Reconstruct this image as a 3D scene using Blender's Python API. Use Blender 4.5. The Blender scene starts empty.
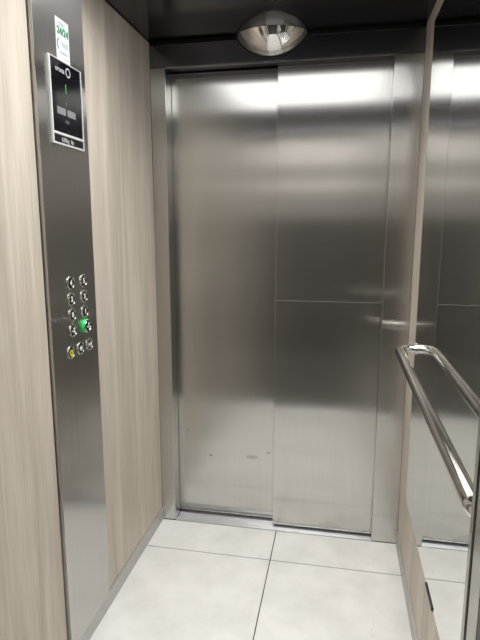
import bpy, bmesh, math, random
from mathutils import Matrix, Vector
random.seed(4)
S = bpy.context.scene
C = S.collection
W, HC, HD = 1.10, 2.154, 2.05          # cab width, ceiling height, clear door height
DEPTH = 1.535                            # cab depth: the rear entrance is open

# ------------------------------------------------------------------ materials
def mat(name):
    m = bpy.data.materials.new(name); m.use_nodes = True
    nt = m.node_tree
    for n in list(nt.nodes): nt.nodes.remove(n)
    out = nt.nodes.new('ShaderNodeOutputMaterial')
    return m, nt, out

def N(nt, t, **kw):
    n = nt.nodes.new(t)
    for k, v in kw.items(): setattr(n, k, v)
    return n

def simple(name, col, rough=.5, metal=0., spec=.5, emit=None, strength=0.):
    m, nt, out = mat(name)
    b = N(nt, 'ShaderNodeBsdfPrincipled')
    b.inputs['Base Color'].default_value = (*col, 1)
    b.inputs['Roughness'].default_value = rough
    b.inputs['Metallic'].default_value = metal
    b.inputs['Specular IOR Level'].default_value = spec
    if emit:
        b.inputs['Emission Color'].default_value = (*emit, 1)
        b.inputs['Emission Strength'].default_value = strength
    # faint procedural unevenness in the gloss
    no = N(nt, 'ShaderNodeTexNoise'); no.inputs['Scale'].default_value = 60
    mr = N(nt, 'ShaderNodeMapRange')
    mr.inputs['To Min'].default_value = max(rough-.04, 0); mr.inputs['To Max'].default_value = min(rough+.04, 1)
    nt.links.new(no.outputs['Fac'], mr.inputs['Value']); nt.links.new(mr.outputs['Result'], b.inputs['Roughness'])
    nt.links.new(b.outputs[0], out.inputs[0])
    return m

def brushed(name, col, ax=.12, ay=.022, wide=.5, wfrac=.15, streak=.05, along='z', marks=(), diffuse=.02, dirt=False):
    """stainless steel with a fine linear grain; the grain runs along 'along'"""
    m, nt, out = mat(name)
    L = nt.links.new
    geo = N(nt, 'ShaderNodeNewGeometry')
    # tangent across the grain
    cr = N(nt, 'ShaderNodeVectorMath', operation='CROSS_PRODUCT')
    L(geo.outputs['Normal'], cr.inputs[0])
    cr.inputs[1].default_value = {'z': (0.0013, 0.0011, 1), 'x': (1, 0.0011, 0.0013), 'y': (0.0011, 1, 0.0013)}[along]
    tan = N(nt, 'ShaderNodeVectorMath', operation='NORMALIZE'); L(cr.outputs[0], tan.inputs[0])
    mp = N(nt, 'ShaderNodeMapping')
    mp.inputs['Scale'].default_value = {'z': (260, 260, 2.2), 'x': (2.2, 260, 260), 'y': (260, 2.2, 260)}[along]
    L(geo.outputs['Position'], mp.inputs['Vector'])
    no = N(nt, 'ShaderNodeTexNoise'); no.inputs['Scale'].default_value = 1.; no.inputs['Detail'].default_value = 3
    L(mp.outputs[0], no.inputs['Vector'])
    c = N(nt, 'ShaderNodeMapRange'); c.inputs['From Min'].default_value = .3; c.inputs['From Max'].default_value = .7
    c.inputs['To Min'].default_value = 1-streak; c.inputs['To Max'].default_value = 1+streak*.4
    L(no.outputs['Fac'], c.inputs['Value'])
    mul = N(nt, 'ShaderNodeVectorMath', operation='SCALE'); mul.inputs[0].default_value = col
    L(c.outputs[0], mul.inputs['Scale'])
    colour = mul.outputs[0]
    for (x, z, rx, rz, k) in marks:                       # small dents and scuffs of their own shape
        sub = N(nt, 'ShaderNodeVectorMath', operation='SUBTRACT'); L(geo.outputs['Position'], sub.inputs[0]); sub.inputs[1].default_value = (x, 0, z)
        sc = N(nt, 'ShaderNodeVectorMath', operation='MULTIPLY'); L(sub.outputs[0], sc.inputs[0]); sc.inputs[1].default_value = (1/rx, 0, 1/rz)
        wob = N(nt, 'ShaderNodeVectorMath', operation='LENGTH'); L(sc.outputs[0], wob.inputs[0])
        ns = N(nt, 'ShaderNodeTexNoise'); ns.inputs['Scale'].default_value = 90; L(geo.outputs['Position'], ns.inputs['Vector'])
        ad = N(nt, 'ShaderNodeMath', operation='ADD'); L(wob.outputs['Value'], ad.inputs[0]); L(ns.outputs['Fac'], ad.inputs[1])
        rp = N(nt, 'ShaderNodeMapRange'); rp.inputs['From Min'].default_value = 1.25; rp.inputs['From Max'].default_value = 1.6
        rp.inputs['To Min'].default_value = k; rp.inputs['To Max'].default_value = 1; L(ad.outputs[0], rp.inputs['Value'])
        m2 = N(nt, 'ShaderNodeVectorMath', operation='SCALE'); L(colour, m2.inputs[0]); L(rp.outputs[0], m2.inputs['Scale'])
        colour = m2.outputs[0]
    if dirt:                                              # grime kicked up along the door's foot: ragged, low
        sep = N(nt, 'ShaderNodeSeparateXYZ'); L(geo.outputs['Position'], sep.inputs[0])
        ns = N(nt, 'ShaderNodeTexNoise'); ns.inputs['Scale'].default_value = 11; ns.inputs['Detail'].default_value = 6; L(geo.outputs['Position'], ns.inputs['Vector'])
        h = N(nt, 'ShaderNodeMapRange'); h.inputs['From Min'].default_value = .42; h.inputs['From Max'].default_value = .72
        h.inputs['To Min'].default_value = .0; h.inputs['To Max'].default_value = .05; L(ns.outputs['Fac'], h.inputs['Value'])
        df = N(nt, 'ShaderNodeMath', operation='SUBTRACT'); L(sep.outputs['Z'], df.inputs[0]); L(h.outputs[0], df.inputs[1])
        rp = N(nt, 'ShaderNodeMapRange'); rp.inputs['From Min'].default_value = .012; rp.inputs['From Max'].default_value = .022
        rp.inputs['To Min'].default_value = .90; rp.inputs['To Max'].default_value = 1; L(df.outputs[0], rp.inputs['Value'])
        m2 = N(nt, 'ShaderNodeVectorMath', operation='SCALE'); L(colour, m2.inputs[0]); L(rp.outputs[0], m2.inputs['Scale'])
        colour = m2.outputs[0]
    lobes = []
    for a in (ax, wide):                                  # a narrow core and a wide tail, both spread across the grain
        g = N(nt, 'ShaderNodeBsdfAnisotropic')
        L(colour, g.inputs['Color'])
        al = math.sqrt(a*ay); g.inputs['Roughness'].default_value = math.sqrt(al)
        g.inputs['Anisotropy'].default_value = -(1-ay/al)
        L(tan.outputs[0], g.inputs['Tangent']); lobes.append(g)
    g = N(nt, 'ShaderNodeMixShader'); g.inputs[0].default_value = wfrac
    L(lobes[0].outputs[0], g.inputs[1]); L(lobes[1].outputs[0], g.inputs[2])
    d = N(nt, 'ShaderNodeBsdfDiffuse'); L(colour, d.inputs['Color'])
    mx = N(nt, 'ShaderNodeMixShader'); mx.inputs[0].default_value = diffuse
    L(g.outputs[0], mx.inputs[1]); L(d.outputs[0], mx.inputs[2])
    L(mx.outputs[0], out.inputs[0])
    return m

def wood_mat(name, light, dark, seed=0.):
    m, nt, out = mat(name); L = nt.links.new
    geo = N(nt, 'ShaderNodeNewGeometry')
    mp = N(nt, 'ShaderNodeMapping'); mp.inputs['Scale'].default_value = (14, 14, .9); mp.inputs['Location'].default_value = (seed, seed*1.7, 0)
    L(geo.outputs['Position'], mp.inputs[0])
    n1 = N(nt, 'ShaderNodeTexNoise'); n1.inputs['Scale'].default_value = 1; n1.inputs['Detail'].default_value = 5; n1.inputs['Distortion'].default_value = .6
    L(mp.outputs[0], n1.inputs['Vector'])
    mp2 = N(nt, 'ShaderNodeMapping'); mp2.inputs['Scale'].default_value = (170, 170, 5); L(geo.outputs['Position'], mp2.inputs[0])
    n2 = N(nt, 'ShaderNodeTexNoise'); n2.inputs['Scale'].default_value = 1; n2.inputs['Detail'].default_value = 3; L(mp2.outputs[0], n2.inputs['Vector'])
    mx = N(nt, 'ShaderNodeMath', operation='MULTIPLY_ADD'); L(n2.outputs['Fac'], mx.inputs[0]); mx.inputs[1].default_value = .45
    m1 = N(nt, 'ShaderNodeMath', operation='MULTIPLY'); L(n1.outputs['Fac'], m1.inputs[0]); m1.inputs[1].default_value = .8
    L(m1.outputs[0], mx.inputs[2])
    cr = N(nt, 'ShaderNodeValToRGB')
    cr.color_ramp.elements[0].position = .40; cr.color_ramp.elements[0].color = (*dark, 1)
    cr.color_ramp.elements[1].position = .80; cr.color_ramp.elements[1].color = (*light, 1)
    L(mx.outputs[0], cr.inputs[0])
    b = N(nt, 'ShaderNodeBsdfPrincipled'); L(cr.outputs[0], b.inputs['Base Color'])
    b.inputs['Roughness'].default_value = .5; b.inputs['Specular IOR Level'].default_value = .35
    L(b.outputs[0], out.inputs[0])
    return m

def tile_mat(name):
    m, nt, out = mat(name); L = nt.links.new
    geo = N(nt, 'ShaderNodeNewGeometry')
    n1 = N(nt, 'ShaderNodeTexNoise'); n1.inputs['Scale'].default_value = 5.5; n1.inputs['Detail'].default_value = 6; n1.inputs['Roughness'].default_value = .6
    L(geo.outputs['Position'], n1.inputs['Vector'])
    cr = N(nt, 'ShaderNodeValToRGB')
    cr.color_ramp.elements[0].position = .35; cr.color_ramp.elements[0].color = (.66, .66, .64, 1)
    cr.color_ramp.elements[1].position = .62; cr.color_ramp.elements[1].color = (.755, .755, .74, 1)
    L(n1.outputs['Fac'], cr.inputs[0])
    n2 = N(nt, 'ShaderNodeTexNoise'); n2.inputs['Scale'].default_value = 38; n2.inputs['Detail'].default_value = 4
    L(geo.outputs['Position'], n2.inputs['Vector'])
    sp = N(nt, 'ShaderNodeMapRange'); sp.inputs['From Min'].default_value = .68; sp.inputs['From Max'].default_value = .76
    sp.inputs['To Min'].default_value = 1; sp.inputs['To Max'].default_value = .72; L(n2.outputs['Fac'], sp.inputs[0])
    sc = N(nt, 'ShaderNodeVectorMath', operation='SCALE'); L(cr.outputs[0], sc.inputs[0]); L(sp.outputs[0], sc.inputs['Scale'])
    b = N(nt, 'ShaderNodeBsdfPrincipled'); L(sc.outputs[0], b.inputs['Base Color'])
    b.inputs['Roughness'].default_value = .42; b.inputs['Specular IOR Level'].default_value = .4
    L(b.outputs[0], out.inputs[0])
    return m

STEEL = (.61, .603, .578)
M = dict(
    door = brushed('brushed door steel', STEEL, ax=.085, ay=.012, wide=.6, wfrac=.10, dirt=True,
                   marks=((.428, .318, .028, .010, .74), (.226, .312, .009, .006, .62), (.505, .345, .006, .006, .6), (.112, .43, .006, .008, .7))),
    jamb = brushed('brushed jamb steel', STEEL, ax=.09, ay=.012, wfrac=.12),
    panel = brushed('brushed panel steel', (.60, .59, .57), ax=.05, ay=.014, wide=.8, wfrac=.30),
    header = brushed('dark header steel', (.25, .26, .285), ax=.08, ay=.02, wfrac=.1, streak=.03),
    ceiling = brushed('dark polished ceiling steel', (.22, .215, .225), ax=.012, ay=.012, wide=.06, wfrac=.3, along='x', streak=.03, diffuse=.02),
    base = brushed('baseboard steel', (.62, .62, .60), ax=.3, ay=.08, along='y', diffuse=.25),
    chrome = simple('polished chrome', (.68, .67, .655), .09, 1.),
    bezel = simple('button steel', (.50, .495, .48), .16, 1.),
    alu = brushed('sill aluminium', (.66, .67, .69), ax=.3, ay=.08, along='x', diffuse=.25),
    mirror = simple('mirror silvering', (.86, .875, .865), .0, 1.),
    dome = simple('dome mirror', (.72, .715, .70), .04, 1.),
    wood = wood_mat('bleached wood laminate', (.63, .565, .485), (.41, .36, .305)),
    tile = tile_mat('pale porcelain tile'),
    grout = simple('grout', (.07, .068, .064), .9),
    gap = simple('gap shade black', (.012, .012, .012), .6),  # near-black colour stands in for the shade inside gaps and pockets
    black = simple('black glass', (.006, .006, .008), .05, 0., .3),
    blackp = simple('black plastic', (.010, .010, .011), .3, 0., .3),
    silver = simple('satin aluminium trim', (.82, .82, .83), .38, .45),
    white = simple('white print', (.80, .80, .80), .5),
    grey = simple('grey print', (.34, .35, .36), .5),
    dim = simple('grey white print', (.50, .51, .52), .45),
    icon = simple('dim icon print', (.20, .205, .21), .45),
    green = simple('green print', (.015, .20, .075), .5),
    paper = simple('white sticker paper', (.60, .64, .65), .45),
    yellow = simple('yellow print', (.82, .78, .04), .5, emit=(.85, .8, .05), strength=.25),
    glow = simple('lit green plastic', (.02, .55, .12), .3, emit=(.02, .75, .16), strength=.13),
    led = simple('green display digits', (.02, .3, .05), .4, emit=(.04, .8, .10), strength=.35),
    lamp = simple('lamp diffuser', (.9, .9, .9), .6, emit=(.98, .99, 1.), strength=3.2),
    hall = simple('painted landing wall', (.62, .60, .58), .8),
    hall_mid = simple('grey reflection band', (.24, .23, .22), .8),
    hall_low = simple('dark reflection backdrop', (.018, .018, .0175), .6),
    hall_floor = simple('dark landing floor', (.03, .03, .029), .6),
    hall_lamp = simple('landing lamp diffuser', (.9, .9, .9), .6, emit=(1., .97, .94), strength=82.),
)


# ------------------------------------------------------------------ mesh helpers
def box(bm, a, b, bevel=0., seg=2):
    x0, y0, z0 = [min(p, q) for p, q in zip(a, b)]; x1, y1, z1 = [max(p, q) for p, q in zip(a, b)]
    t = bmesh.new()
    bmesh.ops.create_cube(t, size=1.)
    for v in t.verts:
        v.co = Vector(((x0+x1)/2+v.co.x*(x1-x0), (y0+y1)/2+v.co.y*(y1-y0), (z0+z1)/2+v.co.z*(z1-z0)))
    if bevel: bmesh.ops.bevel(t, geom=t.edges[:], offset=bevel, segments=seg, affect='EDGES', profile=.5)
    merge(bm, t)

def merge(bm, t, mx=None):
    if mx is not None: t.transform(mx)
    me = bpy.data.meshes.new('tmp'); t.to_mesh(me); t.free(); bm.from_mesh(me); bpy.data.meshes.remove(me)

def lathe(bm, prof, seg=32, mx=None, closed=False):
    """prof: (radius, height) pairs spun about local Z"""
    t = bmesh.new(); rings = []
    for r, h in prof:
        if r < 1e-6: rings.append([t.verts.new((0, 0, h))])
        else: rings.append([t.verts.new((r*math.cos(2*math.pi*i/seg), r*math.sin(2*math.pi*i/seg), h)) for i in range(seg)])
    n = len(rings)
    for k in range(n if closed else n-1):
        A, B = rings[k], rings[(k+1) % n]
        for i in range(seg):
            j = (i+1) % seg
            if len(A) == 1: t.faces.new((A[0], B[i], B[j]))
            elif len(B) == 1: t.faces.new((A[i], A[j], B[0]))
            else: t.faces.new((A[i], A[j], B[j], B[i]))
    bmesh.ops.recalc_face_normals(t, faces=t.faces[:])
    merge(bm, t, mx)

def tube(bm, pts, r, seg=24):
    t = bmesh.new(); rings = []; pts = [Vector(p) for p in pts]; up = Vector((0, 0, 1))
    for i, p in enumerate(pts):
        d = (pts[min(i+1, len(pts)-1)]-pts[max(i-1, 0)]).normalized()
        s = d.cross(up).normalized(); u = s.cross(d)
        rings.append([t.verts.new(p+r*(math.cos(2*math.pi*k/seg)*s+math.sin(2*math.pi*k/seg)*u)) for k in range(seg)])
    for A, B in zip(rings, rings[1:]):
        for k in range(seg): t.faces.new((A[k], A[(k+1) % seg], B[(k+1) % seg], B[k]))
    t.faces.new(rings[0]); t.faces.new(rings[-1][::-1])
    bmesh.ops.recalc_face_normals(t, faces=t.faces[:])
    merge(bm, t)

def obj(name, bm, m, parent=None, smooth=False):
    me = bpy.data.meshes.new(name); bm.to_mesh(me); bm.free()
    for mm in (m if isinstance(m, (list, tuple)) else [m]): me.materials.append(mm)
    if smooth:
        for p in me.polygons: p.use_smooth = True
        e = me.attributes.new('sharp_edge', 'BOOLEAN', 'EDGE')
        b = bmesh.new(); b.from_mesh(me); b.edges.ensure_lookup_table()
        for i, ed in enumerate(b.edges):
            if len(ed.link_faces) == 2 and ed.calc_face_angle() > math.radians(35): e.data[i].value = True
        b.free()
    o = bpy.data.objects.new(name, me); C.objects.link(o)
    if parent: 
        o.parent = parent
        o.matrix_parent_inverse = Matrix.Identity(4)
        off = parent_world(parent)
        me.transform(Matrix.Translation(-off))
    return o

def parent_world(o):
    v = Vector((0, 0, 0))
    while o: v = v+o.location; o = o.parent
    return v

def tag(o, label=None, cat=None, group=None, kind=None):
    if label: o['label'] = label
    if cat: o['category'] = cat
    if group: o['group'] = group
    if kind: o['kind'] = kind
    return o

def thing(name, loc, label, cat, group=None):
    o = bpy.data.objects.new(name, None); o.location = loc; o.empty_display_size = .05; C.objects.link(o)
    return tag(o, label, cat, group)

def boxes(*bs, bevel=0.):
    bm = bmesh.new()
    for b in bs: box(bm, b[0], b[1], b[2] if len(b) > 2 else bevel)
    return bm

def struct(name, bm, m, label, cat, parent=None, smooth=False):
    return tag(obj(name, bm, m, parent, smooth), label, cat, kind='structure')

def on_left(u, v, x):                   # local X -> +y, local Y -> +z, local Z -> +x (a face looking into the cab)
    return Matrix(((0, 0, 1, x), (1, 0, 0, u), (0, 1, 0, v), (0, 0, 0, 1)))

def text_bm(s, size, mx, depth=.0006, bold=0.):
    cu = bpy.data.curves.new('t', 'FONT'); cu.body = s; cu.size = size; cu.align_x = 'CENTER'; cu.align_y = 'CENTER'
    cu.extrude = depth/2; cu.offset = bold; cu.resolution_u = 4
    o = bpy.data.objects.new('t', cu); C.objects.link(o)
    dg = bpy.context.evaluated_depsgraph_get(); dg.update()
    me = bpy.data.meshes.new_from_object(o.evaluated_get(dg))
    bm = bmesh.new(); bm.from_mesh(me); bm.transform(mx)
    C.objects.unlink(o); bpy.data.objects.remove(o); bpy.data.meshes.remove(me); bpy.data.curves.remove(cu)
    return bm

def add_text(bm, *a, **k): merge(bm, text_bm(*a, **k))

# ------------------------------------------------------------------ the cab: floor, walls, ceiling
# floor: grout bed and bevelled tiles; joints at x = .557 and y = -.222 (60 cm module)
bm = bmesh.new()
box(bm, (-.02, -DEPTH-.02, -.03), (W+.02, .0, -.0015))
ng = len(bm.faces)
g = .0021
xs = [-.02, .557, W+.02]; ys = [0.0, -.222, -.822, -1.422, -DEPTH-.02]
for i in range(2):
    for k in range(4):
        box(bm, (xs[i]+(g if i else 0), ys[k]-(g if k else .003), -.02), (xs[i+1]-(g if i == 0 else 0), ys[k+1]+g, 0), .0006, 1)
bm.faces.ensure_lookup_table()
for f in bm.faces[ng:]: f.material_index = 1
struct('floor', bm, [M['grout'], M['tile']], 'pale grey porcelain floor tiles with thin dark joints', 'floor')

struct('ceiling', boxes(((-.02, -DEPTH-.02, HC), (W+.02, -.004, HC+.02))), M['ceiling'], 'dark steel ceiling of the lift cab', 'ceiling')

# left wall: laminate panels either side of the control panel, thin dark joint beside it
bm = boxes(((-.02, -.612, .062), (0, .0, HC-.004)), ((-.02, -DEPTH, .062), (0, -.899, HC-.004)), bevel=.0008)
struct('wall_left', bm, M['wood'], 'pale wood laminate left wall around the steel control panel', 'wall')
struct('trim_1', boxes(((-.03, -DEPTH, 0.0), (-.021, .0, HC))), M['gap'], 'dark backing behind the left wall joints', 'trim')
struct('baseboard_left', boxes(((-.02, -DEPTH, .001), (.006, -.001, .060), .001)), M['base'], 'low grey steel skirting at the foot of the left wall', 'baseboard')

bm = boxes(((W, -DEPTH, .062), (W+.02, .0, HC-.003)), bevel=.0008)
struct('wall_right', bm, M['wood'], 'pale wood laminate right wall framing the big mirror', 'wall')
struct('baseboard_right', boxes(((W-.006, -DEPTH, .001), (W+.02, -.001, .060), .001)), M['base'], 'low grey steel skirting at the foot of the right wall', 'baseboard')

# front wall: jambs, header with a thin lip, door pocket behind
J, K = .066, .112
struct('trim_2', boxes(((0.0005, 0, .001), (J, .074, HD), .0012)), M['jamb'], 'narrow brushed steel jamb left of the lift doors', 'door jamb')
struct('trim_3', boxes(((W-K, 0, .001), (W-.0005, .028, HD), .0012)), M['jamb'], 'wide brushed steel jamb right of the lift doors', 'door jamb')
bm = boxes(((0.0005, .0, HD+.0015), (W-.0005, .022, HC-.014), .0015))
box(bm, (J, .022, HD+.003), (W-K, .09, HD+.012))
wf = struct('wall_front', bm, M['header'], 'dark steel header above the lift doors', 'wall')
struct('trim_4', boxes(((J-.001, -.0012, HD-.0035), (W-K, .004, HD+.0015), .0008)), M['jamb'], 'thin bright lip along the bottom of the door header', 'trim')
bm = boxes(((-.05, .022, HC-.02), (W+.05, .03, HC+.02)), ((-.05, .125, -.02), (W+.35, .14, HC)), ((-.06, .076, -.02), (-.05, .14, HC)))
struct('trim_5', bm, M['gap'], 'near-black lining put in as the shade of door pocket and shadow gap', 'trim')

# the two sliding door leaves; the right one runs in front of the left one
d1 = struct('door_1', boxes(((.030, .080, .014), (.60, .110, HD-.004), .0012)), M['door'], 'left lift door leaf, brushed steel, set behind the right leaf', 'lift door')
d2 = struct('door_2', boxes(((.5345, .034, .012), (1.07, .066, 1.0795), .0012), ((.5345, .034, 1.0805), (1.07, .066, HD+.0018), .0012)), M['door'],
            'right lift door leaf, brushed steel with a fine seam at mid height', 'lift door')

# grooved sill
bm = boxes(((J, .002, -.02), (W-K, .012, .001), .0008), ((J, .012, -.02), (W-K, .118, -.006)))
for y0, y1 in ((.0145, .022), (.024, .031), (.068, .0775), (.112, .118)):
    box(bm, (J, y0, -.01), (W-K, y1, .0005), .0008)
struct('trim_6', bm, M['alu'], 'grooved aluminium sill under the lift doors', 'door sill')
struct('trim_7', boxes(((0, -.0025, -.02), (W, .002, -.004))), M['gap'], 'dark joint between the floor tiles and the sill', 'trim')

# ------------------------------------------------------------------ rear entrance (open) and the landing the photo is taken from
RJ = .112
bm = boxes(((W-RJ, -DEPTH-.014, .001), (W+.02, -DEPTH, HC), .0012))
struct('trim_8', bm, M['jamb'], 'brushed steel return at the near end of the right wall', 'door jamb')
bm = boxes(((-.02, -DEPTH-.014, .001), (RJ, -DEPTH, HC), .0012))
struct('trim_9', bm, M['jamb'], 'brushed steel return at the near end of the left wall', 'door jamb')
struct('wall_rear', boxes(((RJ, -DEPTH-.014, HD), (W-RJ, -DEPTH, HC), .0012)), M['header'], 'dark steel header over the open rear entrance', 'wall')
struct('door_3', boxes(((W-RJ+.0015, -DEPTH-.062, .012), (W+.45, -DEPTH-.020, HD+.02), .0012)), M['jamb'], 'edge of the open rear lift door at the right', 'lift door')
struct('trim_10', boxes(((-.3, -DEPTH-.125, -.03), (W+.5, -DEPTH-.021, -.001))), M['alu'], 'aluminium sill of the rear entrance', 'door sill')
struct('trim_11', boxes(((W+.021, -DEPTH-.02, 0), (W+.03, .0, HC)), ((W-RJ+.06, -DEPTH-.125, 0), (W+.5, -DEPTH-.066, 2.4)),
                        ((-.5, -DEPTH-.125, 0), (RJ-.03, -DEPTH-.02, 2.4)), ((-.5, -DEPTH-.125, HD+.03), (W+.5, -DEPTH-.02, 2.4))), M['gap'], 'black filler put in as the shade between cab and landing', 'trim')
y0 = -DEPTH-.126; y1 = -DEPTH-.30
bm = boxes(((W-RJ+.02, y1, 0), (W+1.0, y0, 2.6)), ((-1., y1, 0), (RJ-.02, y0, 2.6)), ((RJ-.02, y1, HD), (W-RJ+.02, y0, 2.6)))
struct('wall_landing_door', bm, M['hall'], 'landing wall around the rear entrance', 'wall')
yb = -3.6
struct('floor_landing', boxes(((-1., yb, -.03), (W+1., y0, 0))), M['hall_floor'], 'dark floor of the landing', 'floor')
def band(z0, z1): return ((-1., yb-.05, z0), (W+1., yb, z1)), ((-1.05, yb, z0), (-1., y0, z1)), ((W+1., yb, z0), (W+1.05, y0, z1))
struct('wall_landing_back', boxes(*band(1.80, 1.90), *band(2.08, 2.6)), M['hall'], 'pale upper wall of the landing', 'wall')
struct('wall_landing_stripe', boxes(*band(1.5, 1.80), *band(1.90, 2.08)), M['hall_mid'], 'grey bands added to the unseen landing wall for streaks in the door reflections', 'wall')  # added bands, unseen directly; they streak the reflection in the steel doors
struct('wall_landing_backdrop', boxes(((-1., yb-.05, 0), (W+1., yb, 1.5)), ((-1.05, yb, 0), (-1., y0, 1.5)), ((W+1., yb, 0), (W+1.05, y0, 1.5))), M['hall_low'], 'dark lower landing wall, unseen, added for the dark band the doors reflect', 'wall')  # added dark backdrop, unseen directly; darkens the middle of the door reflections
struct('ceiling_landing', boxes(((-1., yb, 2.6), (W+1., y0, 2.65))), M['hall'], 'landing ceiling', 'ceiling')

# ------------------------------------------------------------------ ceiling lamp of the cab
LX0, LX1, LY0, LY1 = .13, 1.02, -1.15, -.50
t = thing('ceiling_light', (.575, -.825, HC), 'flat white ceiling light above the middle of the cab', 'ceiling light')
bm = boxes(((LX0-.02, LY0-.02, HC-.006), (LX0, LY1+.02, HC-.0005)), ((LX1, LY0-.02, HC-.006), (LX1+.02, LY1+.02, HC-.0005)),
           ((LX0, LY0-.02, HC-.006), (LX1, LY0, HC-.0005)), ((LX0, LY1, HC-.006), (LX1, LY1+.02, HC-.0005)))
obj('lamp_frame', bm, M['silver'], t)
obj('diffuser', boxes(((LX0, LY0, HC-.004), (LX1, LY1, HC-.0005))), M['lamp'], t)
al = bpy.data.lights.new('lamp_beam', 'AREA'); al.shape = 'RECTANGLE'; al.size = LX1-LX0; al.size_y = LY1-LY0
al.energy = 17.; al.spread = math.radians(135); al.color = (1., .985, .955)
ao = bpy.data.objects.new('lamp_beam', al); C.objects.link(ao); ao.parent = t; ao.location = (0, 0, -.007)
t = thing('landing_light', (.55, -2.9, 2.6), 'flat ceiling light of the landing', 'ceiling light')
obj('diffuser', boxes(((.1, -3.0, 2.585), (1.0, -2.75, 2.599))), M['hall_lamp'], t)
obj('lamp_frame', boxes(((.08, -3.02, 2.58), (.1, -2.73, 2.599)), ((1.0, -3.02, 2.58), (1.02, -2.73, 2.599)), ((.1, -3.02, 2.58), (1., -3., 2.599)), ((.1, -2.75, 2.58), (1., -2.73, 2.599))), M['silver'], t)

# ------------------------------------------------------------------ wall mirror, clip, handrail
MY0, MY1, MZ0, MZ1 = -.208, -DEPTH+.02, .330, 2.086
mir = thing('wall_mirror', (W, (MY0+MY1)/2, MZ0), 'large frameless mirror on the right wall behind the chrome handrail', 'mirror')
obj('glass', boxes(((W-.0030, MY1, MZ0), (W-.0002, MY0, MZ1))), M['mirror'], mir)
cl = thing('mirror_clip', (W, -.771, MZ0), 'slim dark metal clip holding the bottom edge of the mirror', 'clip')
obj('plate', boxes(((W-.0065, -.828, MZ0-.006), (W-.0032, -.714, MZ0+.003), .0008)), M['blackp'], cl)
obj('lip', boxes(((W-.0064, -.828, MZ0-.009), (W-.0002, -.714, MZ0-.0065), .0006)), M['base'], cl)

hr = thing('handrail', (W, -.8, .95), 'chrome tube handrail with rounded ends along the right mirror wall', 'handrail')
off, rad, R, ya, yb2, hz = .064, .0165, .056, -.234, -1.428, .949
xm = W-.0035
pts = [(xm-.004, ya, hz), (xm-off+R, ya, hz)]
for i in range(1, 11):
    a = math.pi/2*i/10; pts.append((xm-off+R-R*math.sin(a), ya-R+R*math.cos(a), hz))
pts += [(xm-off, ya-R-(ya-yb2-2*R)*k/12, hz) for k in range(1, 12)]
for i in range(0, 11):
    a = math.pi/2*i/10; pts.append((xm-off+R-R*math.cos(a), yb2+R-R*math.sin(a), hz))
pts.append((xm-.004, yb2, hz))
bm = bmesh.new(); tube(bm, pts, rad, 32); obj('rail', bm, M['chrome'], hr, True)
for y in (ya, yb2):
    bm = bmesh.new()
    lathe(bm, [(0, 0), (.0225, 0), (.0225, .003), (.0205, .0045), (.0168, .0045)], 32, Matrix.Translation((xm-.0002, y, hz)) @ Matrix.Rotation(-math.pi/2, 4, 'Y'))
    obj('rosette', bm, M['chrome'], hr, True)

# ------------------------------------------------------------------ convex dome mirror in the corner of header and ceiling
dm = thing('dome_mirror', (.512, -.0, HC-.04), 'small convex dome mirror tucked between ceiling and door header', 'mirror')
ha, sag = .149, .086                     # half chord and drop of the quarter dome
rc = (ha*ha+sag*sag)/(2*sag); off_ = rc-sag; rs2 = rc*rc+off_*off_
ZT = HC-.0006; YT = -.0006
bm = bmesh.new(); rows = []; nu, nv = 56, 24
for i in range(nu+1):
    x = -ha*.9995*math.cos(math.pi*i/nu); rho = math.sqrt(rs2-x*x)
    e0 = math.asin(min(off_/rho, 1)); e1 = math.pi/2-e0           # from the wall rim to the ceiling rim
    rows.append([bm.verts.new((.512+x, YT+off_-rho*math.sin(e0+(e1-e0)*k/nv), ZT+off_-rho*math.cos(e0+(e1-e0)*k/nv))) for k in range(nv+1)])
for A, B in zip(rows, rows[1:]):
    for k in range(nv): bm.faces.new((A[k], A[k+1], B[k+1], B[k]))
bmesh.ops.recalc_face_normals(bm, faces=bm.faces[:])
if sum((f.normal.y for f in bm.faces)) > 0: bmesh.ops.reverse_faces(bm, faces=bm.faces[:])
obj('dome', bm, M['dome'], dm, True)
pts = []
for i in range(49):
    x = -ha*math.cos(math.pi*i/48); pts.append((.512+x, -.0018, ZT+off_-math.sqrt(max(rc*rc-x*x, 0))-.0008))
bm = bmesh.new(); tube(bm, pts, .0018, 10); obj('rim', bm, M['blackp'], dm, True)

# ------------------------------------------------------------------ control panel on the left wall
PX = .012; U0, U1 = -.894, -.616; UC = (U0+U1)/2
cp = thing('control_panel', (0, UC, .062), 'tall brushed steel lift control panel with buttons on the left wall', 'control panel')
obj('faceplate', boxes(((-.018, U0, .062), (PX, U1, HC-.006), .0012)), M['panel'], cp)
# indicator
D0, D1, E0, E1, ES = -.836, -.655, 1.627, 1.858, 1.657
dp = tag(obj('indicator', boxes(((PX-.002, D0+.004, E0+.004), (PX+.0035, D1-.004, E1-.004), .0005)), M['blackp'], cp), 'black glass floor indicator in a silver frame')
fw = .007
bm = boxes(((PX, D0, E0), (PX+.007, D0+fw, E1)), ((PX, D1-fw*.6, E0), (PX+.007, D1, E1)), ((PX, D0+fw, E0), (PX+.007, D1-fw*.6, E0+.005)),
           ((PX, D0+fw, E1-.003), (PX+.007, D1-fw*.6, E1)), ((PX, D0+fw, ES-.003), (PX+.007, D1-fw*.6, ES+.004)), bevel=.0008)
obj('frame', bm, M['silver'], dp)
sx = PX+.0045
obj('screen', boxes(((PX+.003, D0+fw, ES+.004), (sx, D1-fw*.6, E1-.003))), M['black'], dp)
obj('load_plate', boxes(((PX+.003, D0+fw, E0+.005), (sx, D1-fw*.6, ES-.003))), M['blackp'], dp)
bm = bmesh.new(); add_text(bm, 'orona', .0205, on_left(-.777, 1.832, sx+.0003), bold=.0001); lg = obj('logo', bm, M['dim'], dp)
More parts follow.
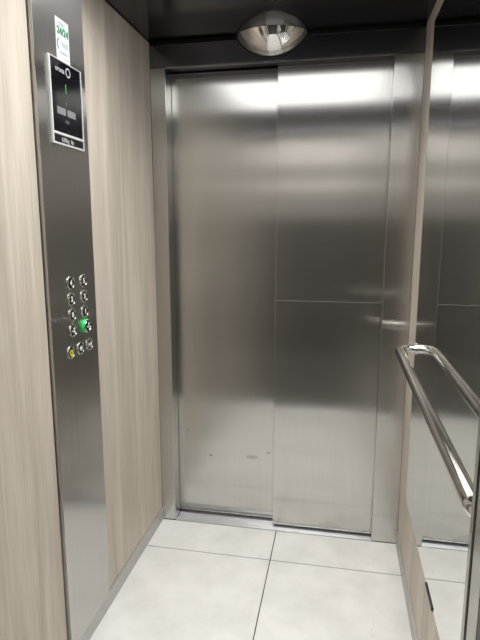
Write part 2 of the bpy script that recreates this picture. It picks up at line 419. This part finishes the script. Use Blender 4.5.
bm = bmesh.new(); lathe(bm, [(.0100, 0), (.0132, 0), (.0132, .0006), (.0100, .0006)], 28, on_left(-.731, 1.834, sx), closed=True); obj('emblem', bm, M['dim'], dp)
bm = bmesh.new(); add_text(bm, '1', .036, on_left(-.748, 1.785, sx+.0003)); obj('floor_digit', bm, M['led'], dp)
for u, v in ((-.779, 1.721), (-.7225, 1.721)):
    obj('icon', boxes(((sx, u-.0235, v-.0095), (sx+.0005, u+.0235, v+.0095))), M['icon'], dp)
for c, h, u, v in (('7', .017, -.750, 1.741), ('- 8 8', .013, -.752, 1.695), ('.', .018, -.748, 1.673)):
    bm = bmesh.new(); add_text(bm, c, h, on_left(u, v, sx+.0003)); obj('lettering', bm, M['icon'], dp)
bm = bmesh.new(); add_text(bm, '630kg  8p', .0175, on_left(-.752, 1.642, sx+.0003)); obj('lettering', bm, M['dim'], dp)

# buttons: one built, the others copied; each gets its own symbol
ring = [(.0155, .0), (.0155, .0034), (.0166, .0046), (.0182, .0046), (.0206, .0030), (.0214, .0), (.0185, -.001)]
def button_at(u, v, proto=None):
    if proto is None:
        bm = bmesh.new()
        lathe(bm, [(0, -.0005), (.0154, -.0005), (.0154, .0024), (.0142, .0032), (0, .0032)], 28, on_left(u, v, PX))
        b = obj('button', bm, M['blackp'], cp, True)
        bm = bmesh.new(); lathe(bm, ring, 36, on_left(u, v, PX), closed=True)
        obj('bezel', bm, M['bezel'], b, True)
        return b
    b = proto.copy(); C.objects.link(b); b.parent = cp; b.location = (0, u-PU, v-PV)
    for ch in proto_children:
        c = ch.copy(); C.objects.link(c); c.parent = b
    return b
def symbol(b, u, v, s, m, size=.021, bold=.0009):
    bm = bmesh.new()
    if s == 'bell':
        lathe(bm, [(.0055, 0), (.0088, 0), (.0088, .0006), (.0055, .0006)], 24, on_left(u, v, PX+.0033), closed=True)
        box(bm, (PX+.0033, u-.0030, v-.0128), (PX+.0039, u+.0030, v-.0105))
    elif s in ('open', 'close'):
        for sg in (-1, 1):
            t = bmesh.new()
            tip, back = (.0105, .0025) if s == 'open' else (.0020, .0105)
            vs = [t.verts.new((sg*tip, 0, 0)), t.verts.new((sg*back, .0075, 0)), t.verts.new((sg*back, -.0075, 0))]
            f = t.faces.new(vs)
            ex = bmesh.ops.extrude_face_region(t, geom=[f]); bmesh.ops.translate(t, vec=(0, 0, .0006), verts=[q for q in ex['geom'] if isinstance(q, bmesh.types.BMVert)])
            bmesh.ops.recalc_face_normals(t, faces=t.faces[:])
            merge(bm, t, on_left(u, v, PX+.0033))
        box(bm, (PX+.0033, u-.0007, v-.008), (PX+.0039, u+.0007, v+.008))
    else: add_text(bm, s, size, on_left(u, v, PX+.0036), bold=bold)
    obj('symbol', bm, m, b)
PU, PV = -.778, 1.230
proto = None
lay = [(-.778, 1.230, '4'), (-.698, 1.229, '5'), (-.778, 1.181, '2'), (-.698, 1.180, '3'), (-.778, 1.133, '0'), (-.698, 1.132, '1'),
       (-.778, 1.085, '-2'), (-.698, 1.085, '-1'), (-.798, 1.020, 'bell'), (-.738, 1.020, 'open'), (-.678, 1.020, 'close')]
for i, (u, v, s) in enumerate(lay):
    if s == '-1':
        # lit call button: proud green collar under a chrome ring
        bm = bmesh.new(); lathe(bm, [(0, -.0005), (.0154, -.0005), (.0154, .0096), (.0142, .0104), (0, .0104)], 28, on_left(u, v, PX))
        b = tag(obj('button', bm, M['blackp'], cp, True), 'lit button with a glowing green collar')
        bm = bmesh.new(); lathe(bm, [(.0155, .0), (.0155, .0095), (.0222, .0095), (.0226, .0)], 36, on_left(u, v, PX), closed=True); obj('collar', bm, M['glow'], b, True)
        bm = bmesh.new(); lathe(bm, [(.0155, .0097), (.0165, .0122), (.0200, .0122), (.0224, .0097)], 36, on_left(u, v, PX), closed=True); obj('bezel', bm, M['bezel'], b, True)
        bm = bmesh.new(); add_text(bm, s, .022, on_left(u, v, PX+.0108), bold=.0009); obj('symbol', bm, M['white'], b)
        continue
    if proto is None:
        proto = b = button_at(u, v); proto_children = list(proto.children)
    else: b = button_at(u, v, proto)
    m = M['yellow'] if s == 'bell' else M['white']
    bm_u, bm_v = u, v
    symbol(b, u, v, s, m)
    if s == 'bell': b['label'] = 'alarm button with a yellow symbol'

# sticker above the indicator
SU, SV = -.744, 1.917
st = thing('sticker', (PX, SU, SV), 'white service sticker with green print above the floor indicator', 'sticker')
obj('paper', boxes(((PX+.0002, SU-.0365, SV-.055), (PX+.0008, SU+.0365, SV+.055))), M['paper'], st)
px = PX+.0009
bm = bmesh.new(); add_text(bm, '24/24', .027, on_left(SU+.002, SV+.022, px+.0002), depth=.0004, bold=.0010); obj('lettering', bm, M['green'], st)
bm = bmesh.new()
for k in range(10):                                    # a phone receiver arc
    a = math.radians(120+k*13); lathe(bm, [(0, 0), (.0022, 0), (.0022, .0004), (0, .0004)], 10, on_left(SU-.017+.013*math.cos(a), SV-.014+.015*math.sin(a), px))
obj('emblem', bm, M['green'], st)
for v, u0, u1 in ((.044, -.020, .012), (.039, -.014, .010), (-.006, -.010, .030), (-.011, -.010, .026), (-.016, -.008, .030), (-.032, -.022, .022), (-.036, -.018, .024), (-.047, .004, .030)):
    obj('print_line', boxes(((px, SU+u0, SV+v-.0011), (px+.0003, SU+u1, SV+v+.0011))), M['grey'], st)

# ------------------------------------------------------------------ camera
f, cx, cy, cz, yaw, pit = 519.8, .8065, -2.2144, 1.3935, -.1885, -.17523
cam = bpy.data.cameras.new('camera'); co = bpy.data.objects.new('camera', cam); C.objects.link(co)
cam.sensor_fit = 'VERTICAL'; cam.sensor_height = 36.; cam.lens = 36.*f/640.
cam.clip_start = .02
co.location = (cx, cy, cz)
co.rotation_euler = (math.pi/2+pit, 0, -yaw)
S.camera = co

w = bpy.data.worlds.new('world'); S.world = w; w.use_nodes = True
w.node_tree.nodes['Background'].inputs[0].default_value = (0, 0, 0, 1)
S.view_settings.view_transform = 'Standard'; S.view_settings.look = 'None'
S.view_settings.exposure = -.52; S.view_settings.gamma = 1.; S.view_settings.use_curve_mapping = False
S.cycles.max_bounces = 16; S.cycles.glossy_bounces = 12; S.cycles.diffuse_bounces = 6
